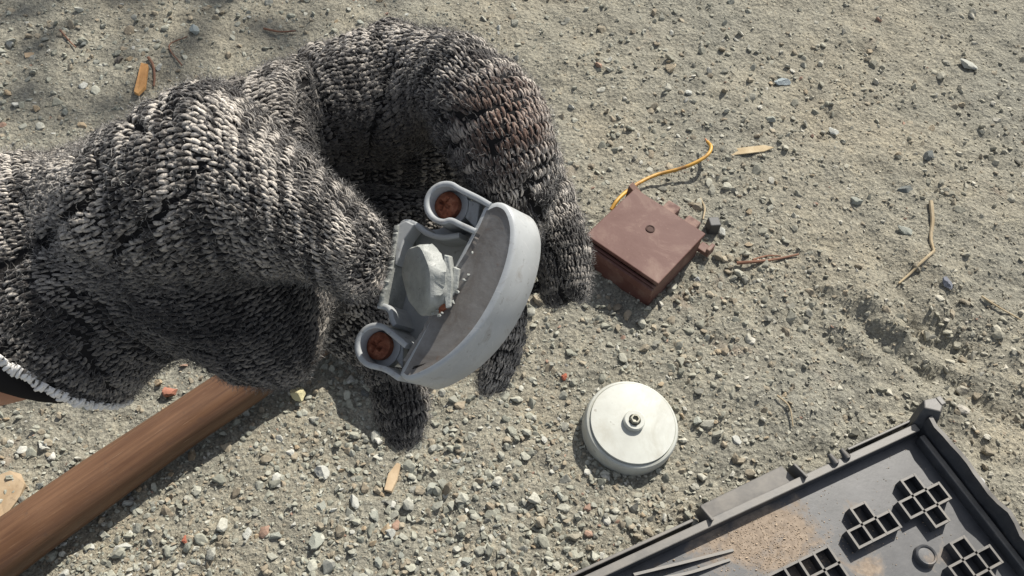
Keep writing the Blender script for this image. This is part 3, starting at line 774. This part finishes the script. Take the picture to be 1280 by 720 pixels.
    cx = P(519, 350, DP - .0015); e1 = ax.cross(Up).normalized(); e2 = e1.cross(ax); m = MB(); Ls = []; rr = random.Random(8)
    for r, w in ((.0002, -.0004), (.0040, -.0002), (.0086, .0), (.0099, -.0005), (.0103, -.0014), (.0104, -.0032), (.0101, -.0054), (.0092, -.0064), (.0004, -.0064)):
        L = []
        for k in range(40):
            a = 2 * math.pi * k / 40; f = 1 + .045 * math.sin(3 * a + 1) + .03 * math.sin(7 * a) + (rr.uniform(-.10, .06) if w < -.003 else 0)
            if w < -.003: f *= 1 - .1 * max(0, math.cos(a - 1.0)) ** 3
            L.append(cx + (e1 * math.cos(a) * .86 + e2 * math.sin(a)) * r * f + ax * w)
        Ls.append(L)
    m.loops(Ls); m.build('broken_disc', MAT_ALU, t, True, 40)
    # snapped flange and rust beside it
    def slab(p4, th, name, mt):
        m = MB(); f = [P(*k) for k in p4]; bk = [k + Fw * th + Rt * .0008 for k in f]; m.loops([f, bk]); m.build(name, mt, t, bevel=.0003)
    slab([(555, 318, DP - .004), (561, 320, DP - .004), (565, 348, DP - .003), (563, 384, DP - .003), (557, 386, DP - .003), (553, 350, DP - .004)], .005, 'snapped_flange', MAT_ALU)
    slab([(566, 333, DP - .001), (574, 336, DP - .001), (572, 360, DP - .001), (565, 372, DP - .001)], .004, 'snapped_flange', MAT_ALU)
    slab([(549, 352, DP - .0025), (557, 350, DP - .0025), (560, 384, DP - .002), (548, 392, DP - .002)], .004, 'rust_lump', MAT_RUST)
    for (x, y) in ((546, 388), (553, 391), (541, 392), (560, 372), (585, 343), (572, 365), (566, 377), (590, 316), (580, 350), (549, 395)):
        m = MB(); a, f = rock_shape(1, int(x)); r_ = rr.uniform(.0005, .0011); c = P(x, y, DP - .0012 - (.0015 if x < 560 else 0)); m.add([c + Vector(k) * r_ for k in a], f.tolist())
        m.build('metal_crumb', MAT_ALU, t)
make_part()

# ------------------------------------------------------------------ gloved hand
HAND_O = P(150, 480, .27)
person = thing('person', HAND_O, 'forearm and hand in a marled black and white knitted glove gripping the housing', 'person')
person.location = HAND_O

def ring_TB(T, B, d, thick, sq=1.0):
    """ring through two silhouette pixels: centre, half vector in the image plane, half thickness towards the camera"""
    cx, cy = (T[0] + B[0]) / 2, (T[1] + B[1]) / 2
    C = P(cx, cy, d); A = (P(T[0], T[1], d) - P(B[0], B[1], d)) / 2
    return list(C) + list(A) + list(-Fw * thick)
def finger(pts, flat=.95):
    """pts: (px,py,depth,radius_px) -> rings with in-image perpendicular"""
    out = []; c3 = [P(*p[:3]) for p in pts]
    for i, p in enumerate(pts):
        tng = (c3[min(i + 1, len(c3) - 1)] - c3[max(i - 1, 0)]).normalized()
        r = p[3] * p[2] / FPX
        A = tng.cross(Fw); A = A.normalized() * r if A.length > .05 else Up * r
        B = A.cross(tng).normalized() * r * flat
        if B.dot(Fw) > 0: B = -B
        out.append(list(c3[i]) + list(A) + list(B))
    return out
def close_tip(rs, k=(.86, .55, .12), step=(.40, .72, .9)):
    """rounded end after the last ring"""
    r = np.array(rs); c, a, b = r[-1][:3], r[-1][3:6], r[-1][6:]
    d = r[-1][:3] - r[-2][:3]; d = d / np.linalg.norm(d) * np.linalg.norm(a)
    return [list(x) for x in r] + [list(c + d * s) + list(a * f) + list(b * f) for f, s in zip(k, step)]

RT, RB = (-150, 228), (150, 514)
TUBES = {
 'palm': [ring_TB(RT, RB, .262, .038), ring_TB((-75, 206), (174, 490), .262, .034), ring_TB((-10, 194), (204, 466), .263, .031),
          ring_TB((55, 184), (250, 466), .265, .030), ring_TB((118, 168), (292, 486), .268, .030), ring_TB((182, 140), (340, 492), .273, .030),
          ring_TB((240, 104), (383, 478), .279, .029), ring_TB((305, 78), (412, 446), .284, .026), ring_TB((352, 66), (424, 400), .288, .022), ring_TB((390, 90), (432, 360), .291, .017), ring_TB((406, 140), (436, 310), .294, .008)],
 'thumb': close_tip([ring_TB((60, 196), (110, 372), .262, .026), ring_TB((135, 160), (165, 372), .256, .029), ring_TB((212, 116), (238, 366), .252, .030), ring_TB((272, 92), (296, 352), .250, .0275),
          ring_TB((330, 138), (345, 352), .249, .0245), ring_TB((382, 188), (387, 362), .249, .0215), ring_TB((424, 222), (423, 374), .250, .0195), ring_TB((452, 250), (446, 380), .251, .0170), ring_TB((472, 268), (462, 374), .255, .0125), ring_TB((484, 292), (476, 356), .260, .0065), ring_TB((489, 315), (484, 336), .263, .002)], (.5, .3, .1), (.1, .15, .2)),
 'index': close_tip(finger([(352, 175, .300, 72), (404, 134, .304, 82), (462, 120, .307, 86), (522, 104, .303, 78), (572, 102, .292, 70), (606, 144, .281, 76), (630, 194, .279, 72), (644, 232, .283, 66), (648, 262, .289, 52)])),
 'middle': close_tip(finger([(380, 200, .306, 62), (470, 190, .322, 58), (570, 185, .326, 56), (645, 205, .326, 52), (684, 262, .324, 48), (702, 318, .322, 44), (706, 362, .321, 40)]), (.9, .62, .15), (.35, .62, .72)),
 'ring': close_tip(finger([(400, 300, .306, 64), (480, 290, .322, 56), (560, 300, .330, 50), (614, 350, .330, 42), (630, 412, .328, 36), (620, 458, .327, 33), (611, 482, .327, 29)])),
 'little': close_tip(finger([(380, 360, .300, 60), (430, 385, .316, 52), (474, 425, .320, 50), (496, 470, .319, 47), (505, 518, .318, 45), (507, 540, .318, 41)])),
}
_p = np.array(TUBES['palm'][:2]); TUBES['palm'].insert(0, list(_p[0] - (_p[1] - _p[0]) * .45))
STW, STH = .0027, .0022
def tube_surface(rings, step, nw):
    r = spline(rings, 500); seg = np.linalg.norm(np.diff(r[:, :3], axis=0), axis=1)
    dA = np.linalg.norm(np.diff(r[:, 3:6], axis=0), axis=1); seg = np.sqrt(seg ** 2 + (dA * .7) ** 2)
    L = np.concatenate([[0], np.cumsum(seg)]); n = max(6, int(L[-1] / step))
    s = np.linspace(0, L[-1], n + 1); R = np.stack([np.interp(s, L, r[:, k]) for k in range(9)], 1)
    th = np.linspace(0, 2 * np.pi, 241); out = np.zeros((n + 1, nw, 3))
    for i in range(n + 1):
        a, b = np.linalg.norm(R[i, 3:6]), np.linalg.norm(R[i, 6:])
        d = np.sqrt((a * np.sin(th)) ** 2 + (b * np.cos(th)) ** 2); c = np.concatenate([[0], np.cumsum((d[1:] + d[:-1]) / 2)])
        t = np.interp(np.arange(nw) / nw * c[-1], c, th)
        out[i] = R[i, :3] + np.outer(np.cos(t), R[i, 3:6]) + np.outer(np.sin(t), R[i, 6:])
    return out
shellV, shellF = [], []
surf = {}
for nm, rings in TUBES.items():
    a = np.array(rings); circ = np.quantile(np.pi * (np.linalg.norm(a[:, 3:6], axis=1) + np.linalg.norm(a[:, 6:], axis=1)), .72)
    nw = int(circ / STW); surf[nm] = tube_surface(rings, STH, nw)
    lo_ = tube_surface(rings, .004, 32); n, k = lo_.shape[:2]; b = len(shellV)
    shellV += [tuple(x) for x in lo_.reshape(-1, 3)]
    for i in range(n - 1):
        for j in range(k): shellF.append([b + i * k + j, b + i * k + (j + 1) % k, b + (i + 1) * k + (j + 1) % k, b + (i + 1) * k + j])
    shellF.append([b + j for j in range(k)][::-1]); shellF.append([b + (n - 1) * k + j for j in range(k)])
shell = mk('glove', shellV, shellF, MAT_SHELL, person, True)
md = shell.modifiers.new('r', 'REMESH'); md.mode = 'VOXEL'; md.voxel_size = .0016
m2 = shell.modifiers.new('s', 'SMOOTH'); m2.iterations = 6; m2.factor = .5
# soft sag and creases of the loose fabric
dg = bpy.context.evaluated_depsgraph_get(); me2 = bpy.data.meshes.new_from_object(shell.evaluated_get(dg)); shell.modifiers.clear(); shell.data = me2
n = len(me2.vertices); co = np.zeros(n * 3); me2.vertices.foreach_get('co', co); co = co.reshape(-1, 3); no = np.zeros(n * 3); me2.vertices.foreach_get('normal', no); no = no.reshape(-1, 3)
wr = np.abs(vnoise((co @ np.array(Rt)) / .013 + 3.3 * vnoise(co @ np.array(Up) / .03, co @ np.array(Fw) / .03, 5), (co @ np.array(Up)) / .045, 8) - .5)
wv = (fbm(co[:, 0] * 1.0 + co[:, 2] * .7, co[:, 1] - co[:, 2] * .6, .030, 3, 77)) * .0070 + fbm(co[:, 0] - co[:, 1] * .5, co[:, 2] + co[:, 1], .011, 2, 78) * .0026 - (.5 - wr) * .0052 + .0016
co2 = co + no * (wv[:, None] - .0026)
# cut the cuff open: drop the cap and hollow the mouth
me2.vertices.foreach_set('co', co2.ravel()); me2.update()
rim_c = (P(*RT, .262) + P(*RB, .262)) / 2 - HAND_O
ax_in = (P(60, 300, .26) - HAND_O - rim_c); e_rim = (P(*RT, .262) - P(*RB, .262)).normalized()
ax_in = (ax_in - e_rim * ax_in.dot(e_rim)); ax_in = (ax_in - Fw * ax_in.dot(Fw) * .9).normalized()
bm = bmesh.new(); bm.from_mesh(me2)
kill = [f for f in bm.faces if (f.calc_center_median() - rim_c).dot(ax_in) < .0008]
bmesh.ops.delete(bm, geom=kill, context='FACES'); bm.to_mesh(me2); 
tree = BVHTree.FromBMesh(bm); bm.free()
me2.polygons.foreach_set('use_smooth', [True] * len(me2.polygons))
sol = shell.modifiers.new('thickness', 'SOLIDIFY'); sol.thickness = .0018; sol.offset = -1
shell['label'] = 'thick marled black and white knitted glove with fingers darkened by soot and painted shade'

# stitches: each stitch is a V of two plump yarn legs lying on the surface
SEG, SID = 5, 4
prof_t = np.linspace(0, 1, SEG); prof_r = np.array([.62, .95, 1.0, .97, .66])
rust_p = np.array(P(645, 140, .263) - HAND_O)
Pc, Nc, DU, DV, PH, DK = [], [], [], [], [], []
offH = np.array(HAND_O)
for ti, (nm, S_) in enumerate(surf.items()):
    n, k = S_.shape[:2]; S_ = S_ - offH
    cp = rng.uniform(0, 6.28, n); ru = 0
    for i in range(1, n - 1):
        circ = np.linalg.norm(S_[i] - np.roll(S_[i], 1, 0), axis=1).sum(); skip = 1 if circ / k > STW * .55 else (2 if circ / k > STW * .28 else 4)
        for j in range(0, k, skip):
            p = Vector(S_[i, j]); loc, nrm, _, dist = tree.find_nearest(p, .02)
            if loc is None: continue
            if dist > .0085 or nrm.dot(Fw) > .8: continue
            if nrm.dot(p - loc) < -.0040: continue
            du = (S_[i, (j + skip) % k] - S_[i, (j - skip) % k]) / 2; dv = (S_[i + 1, j] - S_[i - 1, j]) / 2
            if (loc - rim_c).dot(ax_in) < .0015: continue
            Pc.append(loc); Nc.append(nrm); DU.append(du); DV.append(dv); PH.append((i * 2.17 + cp[i] * .8 + j * .55, ti, i, j))
Pc = np.array([tuple(x) for x in Pc]); Nc = np.array([tuple(x) for x in Nc]); DU = np.array(DU); DV = np.array(DV); PH = np.array(PH)
ns = len(Pc); print('STITCHES', ns)
def nrmz(a): return a / (np.linalg.norm(a, axis=1, keepdims=True) + 1e-12)
DU -= Nc * (DU * Nc).sum(1, keepdims=True); DV -= Nc * (DV * Nc).sum(1, keepdims=True)
lu = np.clip(np.linalg.norm(DU, axis=1, keepdims=True), STW * .6, STW * 1.25); DU = nrmz(DU) * lu
DV = nrmz(DV) * np.clip(np.linalg.norm(DV, axis=1, keepdims=True), STH * .8, STH * 1.25)
VV, FF, CC = [], [], []; base = 0
lowf = fbm(Pc[:, 0] * 1.3 + Pc[:, 2], Pc[:, 1] - Pc[:, 2] * .8, .020, 3, 55)
grime_shade = np.exp(-np.linalg.norm(Pc - (np.array(P(470, 190, .275)) - offH), axis=1) ** 2 / (2 * .019 ** 2)) * .9  # soiled palm, plus shade of the thumb-index hollow painted into the yarn colour
for gx_, gy_, gd_, gs_, ga_ in ((370, 430, .255, .021, .95), (270, 425, .245, .023, .92), (150, 440, .24, .021, .88), (460, 220, .29, .026, .95), (70, 400, .23, .014, .6), (490, 500, .31, .02, .7), (672, 345, .31, .013, .85), (690, 385, .31, .010, .5), (60, 330, .23, .012, .35)):  # soot spots, with painted shade under the thumb and beside the index finger
    grime_shade = np.maximum(grime_shade, np.exp(-np.linalg.norm(Pc - (np.array(P(gx_, gy_, gd_)) - offH), axis=1) ** 2 / (2 * gs_ ** 2)) * ga_)
streak = np.zeros(ns)
for ti in range(len(surf)):
    k_ = PH[:, 1] == ti; streak[k_] = vnoise(PH[k_, 2] * .8 + ti * 50, PH[k_, 3] * .16, 91) - .5
rustw = np.exp(-np.linalg.norm(Pc - rust_p, axis=1) ** 2 / (2 * .0105 ** 2)) * .7
for side in (-1, 1):
    tone = rng.uniform(.6, 1.12, (ns, 1))
    jit = rng.normal(size=(ns, 3)) * .00022
    a = Pc + DU * side * .40 - DV * .80 + jit; b = Pc + DU * side * .13 + DV * .62 + jit
    d = b - a; ln = np.linalg.norm(d, axis=1, keepdims=True); dn = d / ln
    bi = np.cross(Nc, dn); rad = (lu[:, 0] * .205) * rng.uniform(.8, 1.2, ns)
    for si in range(SEG):
        t = prof_t[si]
        c = a + d * t + Nc * ((math.sin(math.pi * (.1 + .85 * t)) * .0011 - .0003))[..., None] if False else a + d * t + Nc * (math.sin(math.pi * (.04 + .92 * t)) * .00095 - .0005)
        for k in range(SID):
            an = 2 * math.pi * (k + .5) / SID
            VV.append(c + (bi * math.cos(an) + Nc * math.sin(an) * .72) * (rad * prof_r[si])[:, None])
            ph = PH[:, 0] * 1.0 + an * 1.0 + t * 3.4 * side + side * 1.1
            w = .5 + .5 * np.sin(ph); w = np.clip((w - .50 + lowf * .9 + streak * 1.4) / .30, 0, 1) * (1 - grime_shade)
            blk = np.array([.028, .023, .020]); wht = np.array([.68, .62, .545])
            col = blk + (wht - blk) * w[:, None] * tone
            col = col * (1 - rustw[:, None]) + np.array([.20, .105, .068]) * rustw[:, None]
            CC.append(col)
    # vertex layout: (SEG*SID) blocks of ns
V = np.stack(VV, 0); Cc = np.stack(CC, 0)           # (2*SEG*SID, ns, 3)
nb = SEG * SID; faces = []
for leg in range(2):
    o = leg * nb
    for s_ in range(SEG - 1):
        for k in range(SID):
            k2 = (k + 1) % SID; faces.append([o + s_ * SID + k, o + s_ * SID + k2, o + (s_ + 1) * SID + k2, o + (s_ + 1) * SID + k])
faces = np.array(faces)                              # block indices
allF = (faces[:, :, None] * ns + np.arange(ns)[None, None]).transpose(0, 2, 1).reshape(-1, 4)
yarn = mk_fast('knit_stitches', V.reshape(-1, 3) + offH, allF, MAT_YARN, shell, col=Cc.reshape(-1, 3), smooth=True)
yarn.parent = shell; yarn['kind'] = 'stuff'

# fuzz: loose wool fibres
nf = 80000; pick = rng.integers(0, ns, nf); p0 = Pc[pick] + DU[pick] * rng.uniform(-.5, .5, (nf, 1)) + DV[pick] * rng.uniform(-.6, .6, (nf, 1)) + Nc[pick] * .0012
d0 = nrmz(Nc[pick] * rng.uniform(.15, .9, (nf, 1)) + rng.normal(size=(nf, 3)) * .55); L = rng.uniform(.0008, .0030, (nf, 1))
side = nrmz(np.cross(d0, rng.normal(size=(nf, 3)))) * .000045; mid = p0 + d0 * L * .5 + rng.normal(size=(nf, 3)) * .0004; end = p0 + nrmz(d0 + rng.normal(size=(nf, 3)) * .5) * L
FV = np.stack([p0 - side, p0 + side, mid + side, mid - side, end], 1).reshape(-1, 3); bs = (np.arange(nf) * 5)[:, None]
fq = np.concatenate([bs + np.array([[0, 1, 2]]), bs + np.array([[0, 2, 3]]), bs + np.array([[3, 2, 4]])])
fc = np.repeat(np.where(rng.uniform(size=(nf, 1)) < .5, np.array([[.42, .40, .375]]), np.array([[.05, .048, .047]])) * (1 - .8 * grime_shade[pick][:, None]), 5, 0)
fz = mk_fast('wool_fuzz', FV + offH, fq, MAT_YARN, shell, col=fc); fz['kind'] = 'stuff'

# cuff edging: pale overlocked seam around the mouth of the cuff
MAT_EDGE = mat('pale_overlock_thread', (.74, .72, .69), 1.0, spec=.1)
em = bmesh.new(); em.from_mesh(me2); bd = [e for e in em.edges if e.is_boundary]
loop = []
if bd:
    nb_ = {}
    for e in bd:
        for x, y in ((e.verts[0], e.verts[1]), (e.verts[1], e.verts[0])): nb_.setdefault(x.index, []).append(y.index)
    cov = {x.index: x.co.copy() for e in bd for x in e.verts}; seen = set(); best = []
    for s0 in nb_:
        if s0 in seen: continue
        cur = s0; path = [s0]; seen.add(s0)
        while True:
            nx_ = [q_ for q_ in nb_[cur] if q_ not in seen]
            if not nx_: break
            cur = nx_[0]; seen.add(cur); path.append(cur)
        if len(path) > len(best): best = path
    loop = np.array([tuple(cov[i]) for i in best]); em.free()
    ker = 7; pad = np.vstack([loop[-ker:], loop, loop[:ker]]); loop = np.array([pad[i:i + 2 * ker + 1].mean(0) for i in range(len(loop))])
    seg = np.linalg.norm(np.diff(np.vstack([loop, loop[:1]]), axis=0), axis=1); Lc = np.concatenate([[0], np.cumsum(seg)])
    N = int(Lc[-1] / .0012); ss = np.linspace(0, Lc[-1], N, endpoint=False); lp = np.stack([np.interp(ss, Lc, np.append(loop[:, k], loop[0, k])) for k in range(3)], 1)
    mb = MB(); ai = Vector(ax_in)
    for i in range(N):
        p = Vector(lp[i]); tg = (Vector(lp[(i + 1) % N]) - Vector(lp[i - 1])).normalized(); outw = (p - Vector(lp.mean(0))); outw = (outw - ai * outw.dot(ai)).normalized()
        Ls = []; rr_ = rnd.uniform(.0005, .0008); amp = rnd.uniform(.75, 1.15)
        for k in range(7):
            a = -math.pi * .15 + math.pi * 1.3 * k / 6; c = p - ai * (.0019 * amp * math.sin(a)) + outw * (.0014 * amp * math.cos(a) - .0004) + tg * (.0016 * (k / 6 - .5)) + Vector((rnd.uniform(-1, 1), rnd.uniform(-1, 1), rnd.uniform(-1, 1))) * .0005
            r = rr_; Ls.append([c + tg * r * math.cos(q_) + (outw * math.cos(a) - ai * math.sin(a)) * r * math.sin(q_) for q_ in [2 * math.pi * z / 5 for z in range(5)]])
        mb.loops(Ls)
    for v_ in mb.v: v_ += HAND_O
    ce = mb.build('cuff_edging', MAT_EDGE, shell, True)

# forearm: skin tube from inside the cuff out of the frame to the left
fr = [ring_TB((-620, 420), (-560, 640), .24, .034), ring_TB((-330, 350), (-280, 560), .245, .034), ring_TB((-120, 320), (-60, 520), .255, .031), ring_TB((0, 290), (60, 490), .262, .027), ring_TB((90, 265), (140, 440), .264, .023), ring_TB((180, 250), (210, 400), .266, .020)]
fs_ = tube_surface(fr, .004, 36); n, k = fs_.shape[:2]; mb = MB(); mb.loops([[Vector(x) for x in fs_[i]] for i in range(n)]); mb.build('forearm', MAT_SKIN, person, True)

sl = [ring_TB((-235, 300), (86, 499), .258, .031), ring_TB((-160, 295), (92, 494), .258, .032), ring_TB((-50, 285), (100, 478), .260, .031), ring_TB((40, 272), (135, 450), .263, .028)]
ss_ = tube_surface(sl, .003, 40); n, k = ss_.shape[:2]; mb = MB(); mb.loops([[Vector(x) for x in ss_[i]] for i in range(n)], cap0=False, cap1=False)
slv = mb.build('sleeve', MAT_SHELL, person, True); sm = slv.modifiers.new('t', 'SOLIDIFY'); sm.thickness = .001; sm.offset = 1

# ------------------------------------------------------------------ litter: chips, twigs, straw
MW = m_wood('pale_split_wood', (.36, .26, .16), (.52, .41, .28), (1, 1, 1), .8)
MO = m_wood('orange_split_wood', (.40, .20, .07), (.56, .32, .13), (1, 1, 1), .8)
MS = m_wood('dry_straw', (.36, .28, .17), (.50, .42, .29), (1, 1, 1), .85)
MT = m_wood('brown_twig', (.15, .075, .05), (.27, .15, .10), (1, 1, 1), .85)
def chip(pxs, z, th, mt, label, name='wood_chip', cat='wood chip'):
    c = onG(*pxs[0]); zz = c.z + z; r = random.Random(int(pxs[0][0]))
    top = [G(x, y, zz + th + r.uniform(-.0006, .0006)) for x, y in pxs]; bot = [Vector((p.x, p.y, zz)) + Vector((r.uniform(-1, 1), r.uniform(-1, 1), 0)) * .0006 for p in top]
    m = MB(); m.loops([top, bot]); return tag(m.build(name, mt, None, bevel=.0003), label, cat)
chip([(176, 78), (185, 80), (181, 108), (172, 117), (167, 114)], .001, .003, MO, 'orange-yellow wood chip lying at upper left')
chip([(496, 578), (501, 580), (496, 600), (489, 614), (480, 612), (485, 592)], .0005, .0022, MW, 'pale wood splinter below the dark fingertip')
chip([(-8, 596), (12, 588), (26, 592), (31, 604), (24, 622), (6, 646), (-10, 646)], .000, .0025, MW, 'pale broken wood piece above handle at the left edge')
ck = stone(374, 500, 13, (.66, .60, .36), 'yellowish white crumbly chunk beside the wooden handle', 'chunk', name='chunk', mesh=3, flat=1.1); ck.location.z += .006
chip([(912, 186), (955, 181), (968, 184), (955, 189), (914, 194)], -.0022, .0012, MS, 'flat pale wood splinter half sunk in sand right of wire')
chip([(30, 66), (46, 64), (44, 70), (31, 72)], .0002, .0018, MW, 'tiny pale wood flake at the far upper left')
def twig(pts, r, mt, label, name='twig', cat='twig', z=.002):
    p = [onG(x, y, z) for x, y in pts]; s = spline(p, 18); o = tube(s, np.linspace(r, r * .6, 18), name, mt, None, 7); return tag(o, label, cat)
twig([(186, 74), (192, 84), (194, 98), (193, 110)], .0012, MT, 'thin curved twig right beside the orange wood chip')
twig([(920, 331), (945, 329), (970, 326), (997, 320)], .0013, MT, 'reddish brown twig right of the brown box')
twig([(940, 327), (958, 322), (975, 322)], .0009, MT, 'short thin twig crossing the reddish brown one')
twig([(1162, 254), (1164, 278), (1162, 300), (1166, 316)], .0017, MS, 'upright piece of pale straw lying on sand at right')
twig([(1166, 316), (1150, 330), (1136, 344), (1122, 356)], .0012, MS, 'slanting thin straw below the upright straw piece')
twig([(330, 38), (350, 42), (370, 41)], .0010, MT, 'reddish twig above the glove at top')
twig([(1225, 372), (1245, 385), (1275, 402)], .0008, MS, 'thin pale root fibre near right edge')
twig([(228, 84), (212, 60), (235, 48)], .0007, MT, 'hair-thin twig by the reddish dust at top left')
twig([(874, 250), (880, 262), (878, 276)], .0009, MS, 'pale rootlet behind the brown box right corner')
twig([(76, 40), (88, 54), (96, 62)], .0008, MT, 'dark thin twig at the shaded far upper left')
twig([(970, 496), (985, 510), (990, 535)], .0007, MS, 'fine pale grass stem between disc and tray')
